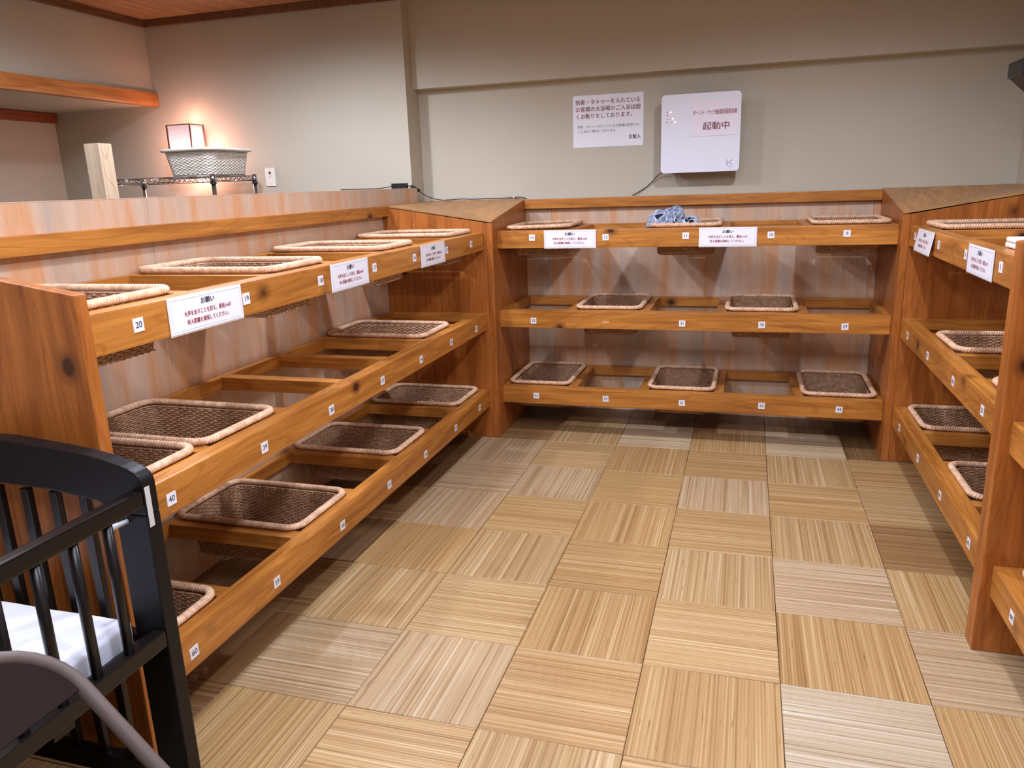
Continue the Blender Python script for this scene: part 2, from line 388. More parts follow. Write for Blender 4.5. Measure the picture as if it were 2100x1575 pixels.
for c in range(-3, 7):
    for r in range(-9, 7):
        xa, xb, ya, yb = GX+SZ*c, GX+SZ*(c+1), GY+SZ*r, GY+SZ*(r+1)
        xa2, xb2, yb2 = max(xa, X0), min(xb, X1), min(yb, Y1)
        if xb2-xa2 < 0.02 or yb2-ya < 0.02: continue
        full = abs(xb2-xa2-SZ) < 1e-6 and abs(yb2-ya-SZ) < 1e-6
        v = EXC.get((c, r), (c+r) % 2)
        if full: me = TM
        else: me = tile_mesh(*((xb2-xa2, yb2-ya) if not v else (yb2-ya, xb2-xa2)))
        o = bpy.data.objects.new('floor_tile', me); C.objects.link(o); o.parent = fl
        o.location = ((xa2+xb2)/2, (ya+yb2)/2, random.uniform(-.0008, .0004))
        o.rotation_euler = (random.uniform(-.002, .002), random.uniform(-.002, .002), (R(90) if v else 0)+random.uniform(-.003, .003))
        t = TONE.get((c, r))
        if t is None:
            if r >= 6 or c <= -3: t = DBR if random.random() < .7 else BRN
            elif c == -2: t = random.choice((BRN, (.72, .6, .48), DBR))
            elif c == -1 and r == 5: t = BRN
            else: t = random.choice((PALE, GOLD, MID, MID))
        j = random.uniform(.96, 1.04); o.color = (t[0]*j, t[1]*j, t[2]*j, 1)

# left partition with laminate panels (rises above the shelves to eye level), laminate on the back and right walls
pt = struct(bx('wall_partition', (-2.15, XL-0.004, -1.2, YP-0.001, -0.012, 1.447), plain('partition_core', lin(196, 160, 128), 0.5), bevel=0))
struct(bx('trim_6', (-2.152, XL, -1.2, YP+0.003, 1.4475, 1.4505), LAM, bevel=0.0006)).name = 'trim_partition_cap'
ys = [-1.2, -0.62, 0.31, 1.24, 2.275, 3.205, 4.13, YP-0.002]
for a, b in zip(ys, ys[1:]): bx('wall_panel', (XL-0.005, XL, a+.0007, b-.0007, -0.001, 1.447), LAM, pt, 0.0006)
xs = [-2.0, -1.182, -0.231, 0.68, 1.36]
for a, b in zip(xs, xs[1:]): bx('wall_panel', (a+.0007, b-.0007, YW-0.006, YW+0.001, -0.001, 1.34), LAM, wb, 0.0006)
for a, b in ((3.9, 4.8), (2.97, 3.9), (2.04, 2.97), (1.1, 2.04)): bx('wall_panel', (XRW-0.001, XRW+0.005, a+.0007, b-.0007, -0.001, 1.34), LAM, wr, 0.0006)

# ================================================================== BASKETS
def basket_meshes(hx, hy, H, bx_, by_, rimr, cr, pitch=0.0064, sp=0.0165, amp=0.0021):
    out = {}
    # braided rim
    bm = bmesh.new(); pts, Lt = rrect(hx, hy, cr, 1240); n = 16; rings = []
    K = round(Lt/0.0098)
    for i, (x, y, nx, ny, s) in enumerate(pts):
        ring = []
        for q in range(n):
            a = 2*math.pi*q/n; ph = 2*math.pi*K*i/len(pts)
            fold = abs(((a/math.pi*2.0+.5) % 2)-1)      # chevron bands round the section
            rr = rimr*(0.76+0.24*abs(math.sin(ph/2+fold*2.4)))
            ring.append(bm.verts.new((x+nx*rr*math.cos(a), y+ny*rr*math.cos(a), 0.88*rr*math.sin(a))))
        rings.append(ring)
    m = len(rings)
    for i in range(m):
        A, B = rings[i], rings[(i+1) % m]
        for q in range(n): bm.faces.new((A[q], B[q], B[(q+1) % n], A[(q+1) % n]))
    bmesh.ops.translate(bm, verts=bm.verts, vec=(0, 0, rimr*0.88))
    out['rim'] = bm
    # woven wall
    bm = bmesh.new(); rows = int((H-0.006)/pitch)
    tx, ty = hx-rimr*1.3, hy-rimr*1.3
    ns = 2*int((4*(tx+ty)*0.92)/sp/2)
    for j in range(rows):
        f = (j+0.5)/rows; z = 0.004-H*f
        wx, wy = tx+(bx_-tx)*f, ty+(by_-ty)*f
        P, _ = rrect(wx, wy, cr*0.9, ns*2); rings = []
        for i, (x, y, nx, ny, s) in enumerate(P):
            o = amp*math.cos(math.pi*i/2*1.0+math.pi*(j % 2)) if i % 2 == 0 else 0
            h = pitch*0.62; t = 0.0019
            c = Vector((x+nx*o, y+ny*o, z)); N = Vector((nx, ny, 0))
            rings.append([bm.verts.new(c+N*t), bm.verts.new(c+Vector((0, 0, h))), bm.verts.new(c-N*t), bm.verts.new(c-Vector((0, 0, h)))])
        for i in range(len(rings)):
            A, B = rings[i], rings[(i+1) % len(rings)]
            for q in range(4): bm.faces.new((A[q], B[q], B[(q+1) % 4], A[(q+1) % 4]))
    P0, _ = rrect(tx, ty, cr*0.9, ns); P1, _ = rrect(bx_, by_, cr*0.9, ns)
    for a, b in zip(P0, P1): tube(bm, [(a[0], a[1], 0.004), (b[0], b[1], -H+0.002)], 0.0017, 4)
    out['woven_side'] = bm
    # woven base
    bm = bmesh.new(); yy = -by_+0.004; j = 0
    while yy < by_-0.003:
        w = bx_-0.002 if abs(yy) < by_-cr*0.9 else bx_-cr*0.4
        xs = [-w+2*w*i/24 for i in range(25)]; rings = []
        for i, x in enumerate(xs):
            zc = -H+0.0016*(1 if (i//1+j) % 2 else -1)
            rings.append([bm.verts.new((x, yy+0.0031, zc)), bm.verts.new((x, yy, zc+0.0013)), bm.verts.new((x, yy-0.0031, zc)), bm.verts.new((x, yy, zc-0.0013))])
        for A, B in zip(rings, rings[1:]):
            for q in range(4): bm.faces.new((A[q], B[q], B[(q+1) % 4], A[(q+1) % 4]))
        yy += 0.0066; j += 1
    for i in range(1, 24, 2):
        x = -bx_+2*bx_*i/24; tube(bm, [(x, -by_+0.003, -H), (x, by_-0.003, -H)], 0.0016, 4)
    out['woven_base'] = bm
    res = {}
    for k, bm in out.items():
        bmesh.ops.recalc_face_normals(bm, faces=bm.faces); me = bpy.data.meshes.new(k); bm.to_mesh(me); bm.free()
        for p in me.polygons: p.use_smooth = True
        res[k] = me
    return res
def make_basket(name, meshes, rim_m, weave_m):
    root = bpy.data.objects.new(name, None); C.objects.link(root); root.empty_display_size = 0.1
    for k, me in meshes.items():
        me.materials.append(rim_m if k == 'rim' else weave_m)
        o = bpy.data.objects.new(k, me); C.objects.link(o); o.parent = root
        if k != 'rim': o['kind'] = 'stuff'
    return root
proto = make_basket('wicker_basket', basket_meshes(0.178, 0.258, 0.150, 0.150, 0.212, 0.0135, 0.05), RIM, WEAVE)
_first = [True]
def basket(label, group):
    if _first[0]: _first[0] = False; o = proto
    else:
        o = proto.copy(); C.objects.link(o)
        for ch in proto.children:
            c = ch.copy(); C.objects.link(c); c.parent = o
    o['label'] = label; o['category'] = 'basket'; o['group'] = group
    return o

# ================================================================== SHELF UNITS
ZB = [(0.193, 0.294), (0.649, 0.748), (1.101, 1.199)]     # bottom, middle, top shelf
RW = {0: WX}
def unit(name, label, loc, rz, Wd, D, n, fmat_axis):
    """local x along the rails, local y into the wall, z up"""
    u = thing(name, label, 'shelf', loc, rz)
    u['group'] = 'wooden basket shelves round the room'
    p = Wd/n
    for z0, z1 in ZB:
        bx('front_rail', (0, Wd, 0, 0.062, z0, z1), WX, u, 0.005)
        bx('back_rail', (0, Wd, D-0.035, D-0.003, z1-0.055, z1), WX, u, 0.002)
        for i in range(n+1):
            a = max(p*i-0.027, 0); b = min(p*i+0.027, Wd)
            bx('divider', (a, b, 0.062, D-0.035, z1-0.052, z1-0.0005), WY, u, 0.002)
    bx('top_trim', (0, Wd, D-0.036, D-0.001, 1.299, 1.357), WX, u, 0.003)
    return u
def number(u, x, z, s, tilt=0.0):
    o = bx('number_tag', (-0.0168, 0.0168, -0.0012, 0.0, -0.0168, 0.0168), PAPER, u, 0.0)
    o.location = (x, -0.0003, z); o.rotation_euler = (0, tilt, 0); o['label'] = 'small white square tag printed '+s
    text('number_print', s, 0.0225, INKB, o, (0, -0.0019, 0), 0.0001)
def place(u, x, v, z, label, group, rz=0.0, tilt=(0, 0)):
    o = basket(label, group)
    o.matrix_world = Matrix.LocRotScale(u.location, u.rotation_euler, None) @ Matrix.Translation((x, v, z)) @ Matrix.Rotation(rz, 4, 'Z') @ Matrix.Rotation(tilt[0], 4, 'X') @ Matrix.Rotation(tilt[1], 4, 'Y')
    return o
GB = 'wicker baskets hung in the shelf bays'
ROW = ['bottom row', 'middle row', 'top row']
NTH = ['nearest the camera', 'second from the near end', 'third from the near end', 'last before the corner']
LBL = ['bottom', 'middle', 'top']
def sign(u, x0, x1, label, peel=0.0, z0=1.103, z1=1.197):
    x0 += .003; x1 -= .006; w, h = x1-x0, z1-z0
    s = thing('notice_sign', label, 'sign', group='laminated distance notices on the top rails')
    s.matrix_world = Matrix.LocRotScale(u.location, u.rotation_euler, None) @ Matrix.Translation(((x0+x1)/2, -0.0045 if not peel else -0.006, z1)) @ Matrix.Rotation(peel, 4, 'X')
    k = bx('laminate_film', (-w/2-.004, w/2+.004, 0.0012, 0.0024, -h-.004, 0.002), FILM, s, 0.0)
    bx('paper_sheet', (-w/2, w/2, -0.0002, 0.0011, -h, -0.001), PAPER, s, 0.0)
    bm = bmesh.new(); e, t = 0.006, 0.0009
    for q in ((-w/2+e, w/2-e, -e-t, -e), (-w/2+e, w/2-e, -h+e, -h+e+t), (-w/2+e, -w/2+e+t, -h+e, -e), (w/2-e-t, w/2-e, -h+e, -e)):
        box(bm, q[0], q[1], -0.0006, -0.0001, q[2], q[3])
    b = obj('border_line', bm, FRAMEG, s); b['kind'] = 'stuff'
    text('heading_print', 'お願い', 0.0185, INK, s, (0, -0.0011, -h*.225), 0.0004, 1.05)
    text('text_line', '大声を出すことを控え、最低1mの', 0.0150, INKR, s, (0, -0.0011, -h*.50), 0.00025, 0.86)
    text('text_line', '対人距離を確保してください。', 0.0150, INKR, s, (0, -0.0011, -h*.74), 0.00025, 0.86)
    return s

# ---- left unit: local x = world +y, local y = world -x
YL0, YL1 = 1.338, 4.116
UL = unit('basket_shelf', 'long wooden three-tier basket shelf along the left partition, tags 14 to 20', (-1.403, YL0, 0), R(90), YL1-YL0, 0.607, 7, 1)
lab = {2: [20, 19, 18, 17, 16, 15, 14], 1: [40, 39, 38, 37, 36, 35, 34], 0: [60, 59, 58, 57, 56, 55, 54]}
pos = {2: [1.498, 1.929, 2.354, 2.766, 3.158, 3.548, 3.905], 1: [1.517, 1.931, 2.343, 2.76, 3.16, 3.546, 3.929], 0: [1.513, 1.911, 2.343, 2.748, 3.14, 3.543, 3.925]}
tz = {2: 1.153, 1: 0.691, 0: 0.240}
for t in lab:
    for s, y in zip(lab[t], pos[t]): number(UL, y-YL0, tz[t]+random.uniform(-.002, .002), str(s), random.uniform(-.05, .05))
pL = (YL1-YL0)/7
for t, bays in ((2, (0, 2, 4, 6)), (1, (0, 1, 5)), (0, (0, 2, 4, 6))):
    for b in bays:
        k_ = (0, 2, 4, 6).index(b) if t != 1 else {0: 0, 1: 1, 5: 3}[b]
        place(UL, pL*(b+.5)+random.uniform(-.004, .004), 0.325, ZB[t][1]+.0005, 'wicker basket in the %s of the left shelf, %s' % (ROW[t], NTH[k_]), GB, random.uniform(-.012, .012))
sign(UL, 1.601-YL0, 1.908-YL0, 'white notice sign on the left shelf, largest and nearest the camera')
sign(UL, 2.421-YL0, 2.709-YL0, 'white notice sign on the left shelf, middle one of its three')
sign(UL, 3.225-YL0, 3.520-YL0, 'white notice sign on the left shelf, farthest one towards the corner')
# end panel nearest the camera (profile in x-z)
ep = prism('end_panel', [(-2.008, 0.0), (-1.378, 0.0), (-1.378, 1.251), (-2.008, 1.352)], 1, 1.302, 1.336, WZ, None, 0.004)
ep.parent = UL; ep.matrix_parent_inverse = Matrix.LocRotScale(UL.location, UL.rotation_euler, None).inverted()

# ---- back unit
XB0, XB1, YB = -1.353, 0.716, 4.208
UB = unit('basket_shelf', 'wooden three-tier basket shelf across the back wall, tags 9 to 13', (XB0, YB, 0), 0, XB1-XB0, 0.615, 5, 0)
pB = (XB1-XB0)/5
lab = {2: [13, 12, 11, 10, 9], 1: [33, None, 31, 30, 29], 0: [53, 52, 51, 50, 49]}
pos = {2: [-1.148, -.733, -.307, .121, .481], 1: [-1.152, -.734, -.315, .097, .504], 0: [-1.147, -.736, -.307, .116, .506]}
tzb = {2: 1.157, 1: 0.689, 0: 0.242}
for t in lab:
    for s, x in zip(lab[t], pos[t]):
        if s: number(UB, x-XB0, tzb[t]+random.uniform(-.003, .003), str(s), random.uniform(-.04, .04))
res = bx('tag_residue', (-.021, .019, -.0006, 0, -.008, .007), plain('adhesive_residue', lin(206, 150, 92), .6), UB, 0); res.location = (-.734-XB0, -.0003, .689)
for t, bays in ((2, (0, 2, 4)), (1, (1, 3)), (0, (0, 2, 4))):
    for b in bays:
        s = lab[t][b]
        L_ = 'wicker basket in the %s of the back shelf, %s' % (ROW[t], {0: 'at its left end', 1: 'left one of two', 2: 'in its centre', 3: 'right one of two', 4: 'at its right end'}[b])
        if (t, b) == (2, 2): L_ = 'wicker basket heaped with a blue grey cloth, top row of the back shelf'
        place(UB, pB*(b+.5), 0.325, ZB[t][1]+.0005+(.004 if (t, b) == (2, 0) else 0), L_, GB, 0.05 if (t, b) == (2, 0) else random.uniform(-.012, .012), (0.0, -0.018 if (t, b) == (2, 0) else 0))
sign(UB, -1.077-XB0, -.783-XB0, 'white notice sign on the back shelf, left one of two, beside tag 12')
sign(UB, -.238-XB0, .055-XB0, 'white notice sign on the back shelf, right one below the cloth, beside tag 10')

# ---- right unit: local x = world -y, local y = world +x
YR1, YR0 = 4.14, 2.488
UR = unit('basket_shelf', 'wooden three-tier basket shelf on the right wall, beyond the upright divider', (0.751, YR1, 0), R(-90), YR1-YR0, 0.612, 4, 1)
pR = (YR1-YR0)/4
lab = {2: [8, 7, 6, 5], 1: [28, 27, 26, 25], 0: [48, 47, 46, 45]}
pos = {2: [4.0, 3.524, 3.103, 2.691], 1: [3.957, 3.517, 3.081, 2.697], 0: [3.941, 3.501, 3.081, 2.667]}
for t in lab:
    for s, y in zip(lab[t], pos[t]): number(UR, YR1-y, {2: 1.155, 1: .695, 0: .243}[t], str(s), random.uniform(-.05, .05))
for t, b in ((2, 0), (1, 1), (1, 3), (0, 0), (0, 2)):
    place(UR, pR*(b+.5), 0.325, ZB[t][1]+.0005, 'wicker basket in the %s of the right shelf, %s' % (ROW[t], {(2, 0): 'its only one', (1, 1): 'the one farther back', (1, 3): 'half hidden by the divider', (0, 0): 'in the far corner', (0, 2): 'close to the divider'}[t, b]), GB, random.uniform(-.012, .012))
sign(UR, YR1-3.905, YR1-3.588, 'white notice sign on the right shelf with its lower edge curling out', -0.16)
sign(UR, YR1-3.06, YR1-2.757, 'white notice sign on the right shelf, nearest the divider and lying flat')
pf = [(0.722, 0.0), (1.362, 0.0), (1.362, 1.352), (0.722, 1.251)]
def panel_on(u, pts, y0, y1):
    o = prism('end_panel', pts, 1, y0, y1, WZ, None, 0.004); o.parent = u
    o.matrix_parent_inverse = Matrix.LocRotScale(u.location, u.rotation_euler, None).inverted(); return o
panel_on(UR, pf, 2.4505, 2.487)
# ---- near right unit, on this side of the divider
YN1 = 2.412; YN0 = YN1-0.413*3
UN = unit('basket_shelf', 'wooden basket shelf nearest on the right, cut off by the frame, tag 44', (0.751, YN1, 0), R(-90), YN1-YN0, 0.612, 3, 1)
panel_on(UN, pf, 2.413, 2.4495); panel_on(UN, pf, YN0-.036, YN0-.001)
number(UN, YN1-2.211, .238, '44', .03)
place(UN, .413*.5, .325, ZB[0][1]+.0005, 'wicker basket in the nearest right shelf, cut by the right frame edge', GB)

# ---- corner boxes
def corner(name, label, sgn, xw, xf, ya, loc):
    """xw: wall side x, xf: x of the post corner; panel facing the camera at y=ya"""
    t = thing(name, label, 'corner unit', loc); O = Vector(loc)
    def loc_(o): o.location = -O; return o
    X = lambda a, b: (min(a, b), max(a, b))
    th = 0.035
    pa = [(xw, 0.0), (xf, 0.0), (xf, 1.251), (xw, 1.352)]
    if sgn > 0: a_hi, b_x = xf-0.0005*0, None
    # panel facing the camera
    p = prism('side_panel', pa if xw < xf else list(reversed(pa)), 1, ya, ya+th, WZ, t, 0.003); loc_(p)
    # panel that closes the end of the back shelf
    x0, x1 = (xf+0.0008, xf+th) if sgn < 0 else (xf-th, xf-0.0008)
    pb = [(ya+(0.001 if sgn < 0 else 0.001), 0.0), (YW-0.008, 0.0), (YW-0.008, 1.352), (ya+0.001, 1.251)]
    q = prism('side_panel', pb, 0, x0, x1, WZ, t, 0.003); loc_(q)
    xe = x1 if sgn < 0 else x0
    # two mitred top boards
    zt = 0.008
    cf = Vector((xe, ya-0.004, 1.252)); wl = Vector((xw, ya-0.004, 1.354)); rc = Vector((xw, YW-0.006, 1.356)); bk = Vector((xe, YW-0.006, 1.354))
    for tri, m in (((cf, wl, rc), TOPX), ((cf, rc, bk), TOPY)):
        bm = bmesh.new()
        A = [bm.verts.new(v) for v in tri]; B = [bm.verts.new(v+Vector((0, 0, zt))) for v in tri]
        bm.faces.new(A); bm.faces.new(B)
        for i in range(3): bm.faces.new((A[i], A[(i+1) % 3], B[(i+1) % 3], B[i]))
        loc_(obj('top_board', bm, m, t))
    return t
corner('corner_box', 'closed wooden corner box between the left shelf and the back shelf', -1, XL+0.002, -1.388, 4.118, (-1.7, 4.5, 0))
corner('corner_box', 'closed wooden corner box between the back shelf and the right shelf', +1, XRW-0.003, 0.752, 4.142, (1.05, 4.5, 0))

# ================================================================== WALL ITEMS
# notice poster
po = thing('wall_notice', 'white paper notice in red and grey print on back wall, left of the white appliance', 'notice', (-0.825, YW, 1.654))
bx('paper_sheet', (-.213, .213, -.0022, -.0005, 0, .30), PAPER, po, 0)
for i, s in enumerate(('刺青・タトゥーを入れている', 'お客様の大浴場のご入浴は固', 'くお断りをしております。')):
    text('text_line', s, 0.0315, INKR2, po, (-.198, -.003, .258-.040*i), .0004, .96, 'LEFT')
for i, s in enumerate(('刺青・タトゥーが入っているお客様は客室での', 'ご入浴をご案内しております。')):
    text('text_line', s, 0.0185, INKG, po, (-.186, -.003, .118-.026*i), .0001, .96, 'LEFT')
text('text_line', '支配人', 0.027, INK, po, (.198, -.003, .050), .0004, .92, 'RIGHT')
# air purifier
dv = thing('air_purifier', 'flat white square appliance mounted on the back wall beside the notice', 'appliance', (-0.275, YW, 1.484))
bm = bmesh.new()
P, _ = rrect(.219, .2145, .022, 300)
A = [bm.verts.new((p[0], -.13, p[1]+.2145)) for p in P]; B = [bm.verts.new((p[0], -.105, p[1]+.2145)) for p in P]
bm.faces.new(A); bm.faces.new(list(reversed(B)))
for i in range(300): bm.faces.new((A[i], A[(i+1) % 300], B[(i+1) % 300], B[i]))
obj('front_cover', bm, WPLAST, dv)
bx('rear_housing', (-.19, .19, -.1048, -.001, .012, .395), plain('appliance_back', lin(92, 88, 88), .5), dv, .006)
ns = bx('printed_sheet', (-.055, .209, -.1322, -.1308, .196, .392), FILM, dv, 0); ns.data.materials[0] = plain('glossy_film', lin(232, 226, 234), .25)
text('sheet_print', 'ターンド・ケイ光触媒除菌脱臭機', 0.030, INKR, dv, (.077, -.1334, .322), .0001, .535)
text('sheet_print', '起動中', 0.046, INKR2, dv, (.087, -.1334, .247), .0006, 1.1)
for i, z in enumerate((.335, .318, .299, .280)):
    bx('indicator_icon', (-.189, -.183, -.1312, -.1306, z-.003, z+.003), GPLAST, dv, 0)
    bx('indicator_lamp', (-.172+.012*max(i-1, 0), -.162+.012*max(i-1, 0), -.1312, -.1306, z-.002, z+.003), LEDR if i == 1 else LEDW, dv, 0)
for i, z in enumerate((.299, .280)): bx('indicator_mark', (-.172, -.163+.012*i, -.1312, -.1306, z-.003, z-.001), GPLAST, dv, 0)
lg = [((.152, .066), (.152, .036)), ((.152, .036), (.159, .042)), ((.181, .062), (.163, .048)), ((.163, .048), (.180, .036))]
for a, b in lg: tb('logo_stroke', [(a[0], -.1308, a[1]), (b[0], -.1308, b[1])], .0011, GPLAST, dv, 4)
bx('logo_line', (.152, .181, -.1312, -.1306, .0265, .0278), GPLAST, dv, 0)
# cables
cb = tb('power_cable', smoothpath([(-.47, 4.79, 1.492), (-.506, 4.80, 1.484), (-.535, 4.815, 1.462), (-.555, 4.82, 1.44), (-.59, 4.823, 1.41), (-.63, 4.823, 1.385), (-.675, 4.815, 1.362)], 6), .0026, BPLAST)
tag(cb, 'thin black cable hanging from the white appliance to the back shelf trim', 'cable')
cz = lambda a: 1.3675
pts = [(-2.03, 4.62, 1.453), (-2.01, 4.68, 1.425), (-1.995, 4.78, 1.392), (-1.93, 4.80, 1.371), (-1.86, 4.81, 1.3685), (-1.78, 4.805, 1.372), (-1.70, 4.81, 1.3685), (-1.6, 4.812, 1.370), (-1.5, 4.815, 1.3685), (-1.42, 4.82, 1.372), (-1.37, 4.81, 1.371), (-1.335, 4.80, 1.361)]
cb = thing('adapter_cable', 'thin black cable wandering along the back of the left corner box', 'cable', (-1.7, 4.8, 1.365))
o = tb('wire', [Vector(p)-Vector((-1.7, 4.8, 1.365)) for p in smoothpath(pts, 6)], .0028, BPLAST, cb)
for x in (-1.892, -1.425):
    bx('cable_clip', (x-.004+1.7, x+.004+1.7, .006, .022, .002, .013), WPLAST, cb, .001)
tb('ferrite_bead', [Vector((-2.034, 4.605, 1.462))-Vector((-1.7, 4.8, 1.365)), Vector((-2.008, 4.665, 1.434))-Vector((-1.7, 4.8, 1.365))], .010, BPLAST, cb, 12)
ad = thing('power_adapter', 'small black power brick lying on top of the left partition', 'adapter', (-2.1, 4.575, 1.451))
bx('brick_body', (-.05, .05, -.018, .018, 0, .032), BPLAST, ad, .003)
tb('lead', smoothpath([(-.05, 0, .016), (-.075, -.02, .010), (-.04-.05, -.12, .004), (-.03, -.42, .004), (-.03, -.70, .004)], 8), .0028, BPLAST, ad)
tb('lead', smoothpath([(.05, 0, .014), (.062, .012, .012), (.068, .026, .010)], 5), .0028, BPLAST, ad)
# switch plate
sw = thing('switch_plate', 'small white switch plate on the wall right of the wire rack', 'switch', (-3.065, YP, 1.495))
bx('plate', (-.037, .037, -.007, -.0005, 0, .118), plain('switch_ivory', lin(232, 230, 220), .35), sw, .002)
bx('rocker', (-.012, .012, -.009, -.0065, .058, .085), plain('switch_grey', lin(212, 212, 204), .35), sw, .001)
tb('knob', [(0.0, -.007, .088), (0.0, -.011, .088)], .008, BPLAST, sw, 14)
bx('lower_button', (-.008, .004, -.0085, -.0065, .018, .028), WPLAST, sw, .001)
# right wall black box
bk = thing('wall_speaker', 'black box high on the right wall, cut by the right edge', 'speaker', (XRW+.02, 4.0, 1.77))
bx('housing', (-.31, -.02, -.10, .10, .055, .12), BPLAST, bk, .006)
prism('lower_edge', [(-.302, .055), (-.02, .055), (-.02, -.10), (-.20, -.04)], 1, -.09, .09, plain('brown_plastic', lin(62, 48, 44), .5), bk, .003)
bx('bracket', (-.03, 0.003, -.03, .03, .03, .10), BPLAST, bk, .002)

# ================================================================== BEHIND THE PARTITION
tp = bx('wooden_post', (-2.675, -2.60, 2.712, 2.785, -0.012, 1.676), PALEW, None, .003)
tag(tp, 'square pale wooden post standing behind the left partition', 'post')
rk = thing('wire_rack', 'chrome wire rack behind the left partition, white basket on its top', 'rack', (-3.44, 4.17, -0.0125))
RX, RY = 0.43, 0.205
for sx in (-1, 1):
    for sy in (-1, 1):
        tb('post', [(sx*RX, sy*RY, 0.0), (sx*RX, sy*RY, 1.583)], .0125, CHROME, rk, 14)
for z in (0.30, 0.95, 1.545):
    bm = bmesh.new()
    for sy in (-1, 1):
        tube(bm, [(-RX, sy*RY, z+.028), (RX, sy*RY, z+.028)], .0028, 6); tube(bm, [(-RX, sy*RY, z), (RX, sy*RY, z)], .0028, 6)
        zz = [(-RX+2*RX*i/44, sy*RY, z+(.026 if i % 2 else .002)) for i in range(45)]; tube(bm, zz, .0026, 5)
    for sx in (-1, 1):
        tube(bm, [(sx*RX, -RY, z+.028), (sx*RX, RY, z+.028)], .0028, 6); tube(bm, [(sx*RX, -RY, z), (sx*RX, RY, z)], .0028, 6)
        zz = [(sx*RX, -RY+2*RY*i/20, z+(.026 if i % 2 else .002)) for i in range(21)]; tube(bm, zz, .0026, 5)
    for i in range(1, 34):
        x = -RX+2*RX*i/34; tube(bm, [(x, -RY, z+.029), (x, RY, z+.029)], .0018, 5)
    for x in (-RX/2, 0, RX/2): tube(bm, [(x, -RY, z+.025), (x, RY, z+.025)], .0024, 5)
    o = obj('wire_shelf', bm, CHROME, rk, True); o['kind'] = 'stuff'
    for sx in (-1, 1):
        for sy in (-1, 1): tb('collar', [(sx*RX, sy*RY, z-.010), (sx*RX, sy*RY, z+.034)], [.019, .016], CHROME, rk, 14); tb('collar_ring', [(sx*RX, sy*RY, z-.019), (sx*RX, sy*RY, z-.0102)], .0185, BPLAST, rk, 14)
wbm = basket_meshes(0.186, 0.212, 0.138, 0.150, 0.178, 0.011, 0.06, pitch=0.0075, sp=0.018)
wk = make_basket('white_basket', wbm, WHITEW, WHITEW)
wk.location = (-3.19, 4.178, 1.5645+0.139+.0015); tag(wk, 'white wicker basket on top of the chrome wire rack', 'basket')
lp = thing('wall_lamp', 'glowing square paper lamp on the wall behind the white basket', 'lamp', (-3.60, YP, 1.64))
bm = bmesh.new(); box(bm, -.086, .086, -.182, -.055, .004, .262); obj('paper_shade', bm, SHADE, lp)
DKW = plain('lamp_frame_wood', lin(110, 70, 52), .5)
for x in (-.09, .09):
    for y in (-.186, -.051): bx('frame_post', (x-.004, x+.004, y-.004, y+.004, 0, .268), DKW, lp, .001)
for z in (.0, .262):
    for y in (-.186, -.051): bx('frame_bar', (-.086, .086, y-.003, y+.003, z, z+.006), DKW, lp, .001)
    for x in (-.09, .09): bx('frame_bar', (x-.003, x+.003, -.182, -.055, z, z+.006), DKW, lp, .001)
bx('wall_bracket', (-.03, .03, -.047, 0.002, .08, .2), DKW, lp, .002)
def glow(x, y, z, w, r, col=(1.0, .52, .42)):  # points added outside the shade to spread the lamp's glow over the wall
    l = bpy.data.lights.new('added_lamp_glow', 'POINT'); l.energy = w; l.color = col; l.shadow_soft_size = r
    o = bpy.data.objects.new('added_lamp_glow', l); C.objects.link(o); o.location = (x, y, z)
glow(-3.60, YP-.10, 1.945, 1.3, .03)
glow(-3.60, YP-.12, 1.60, 3.6, .035)
glow(-3.73, YP-.13, 1.76, 2.6, .03)
glow(-3.47, YP-.13, 1.76, 2.4, .03)

# ================================================================== CLOTH AND TOWEL
def cloth_mesh():
    bm = bmesh.new(); n = 110; g = []
    def dome(u, v, cu, cv, ru, rv, h, p=2.6):
        q = (abs((u-cu)/ru)**p+abs((v-cv)/rv)**p)
        return h*max(0.0, 1-q)**0.55 if q < 1 else 0.0
    for i in range(n+1):
        row = []
        for j in range(n+1):
            u, v = 2*i/n-1, 2*j/n-1
            w = noise.noise_vector(Vector((u*1.3, v*1.3, 2.2)))*.22
            uu, vv = u+w.x, v+w.y
            h = max(dome(uu, vv, -.26, 0, .62, .95, .086), dome(uu, vv, -.70, -.1, .30, .7, .060), dome(uu, vv, .36, .1, .62, .8, .040), dome(uu, vv, .02, .1, .38, .6, .098))
            # soft swelling and sharp creases that run diagonally
            a = noise.noise(Vector((uu*1.5+vv*2.6, (vv*1.2-uu*2.4)*.7, 3.1))); b = noise.noise(Vector((uu*3.6-vv*1.2, vv*4.0+uu*1.5, 7.7)))
            k = min(1.0, h/.03)
            h += k*(.016*a+.007*b) - k*.026*math.exp(-(a/.07)**2) - k*.012*math.exp(-(b/.09)**2)
            x = u*.145; y = v*.135
            row.append(bm.verts.new((x+w.x*.05, y+w.y*.05, h-.006)))
        g.append(row)
    for i in range(n):
        for j in range(n): bm.faces.new((g[i][j], g[i+1][j], g[i+1][j+1], g[i][j+1]))
    return bm
cl = obj('crumpled_yukata', cloth_mesh(), YUK, None, True)
cl.location = (-0.385, 4.43, 1.210)
md = cl.modifiers.new('thick', 'SOLIDIFY'); md.thickness = .004; md.offset = -1
tag(cl, 'crumpled blue grey patterned cotton robe heaped in the basket behind tag 11', 'clothing')
bm = bmesh.new(); n = 14
P = [(-.0, 0, 0)]
tw = thing('folded_towel', 'white folded towel end lying on the right shelf top by the divider', 'towel', (0.86, 2.70, 1.2))
for z0, w in ((0.0005, .10), (.0172, .094)):
    bm = bmesh.new(); box(bm, -.055, .16, -.165, w+.075, z0, z0+.0165); bev(bm, .0075, 3); obj('fold', bm, TOWEL, tw, True)

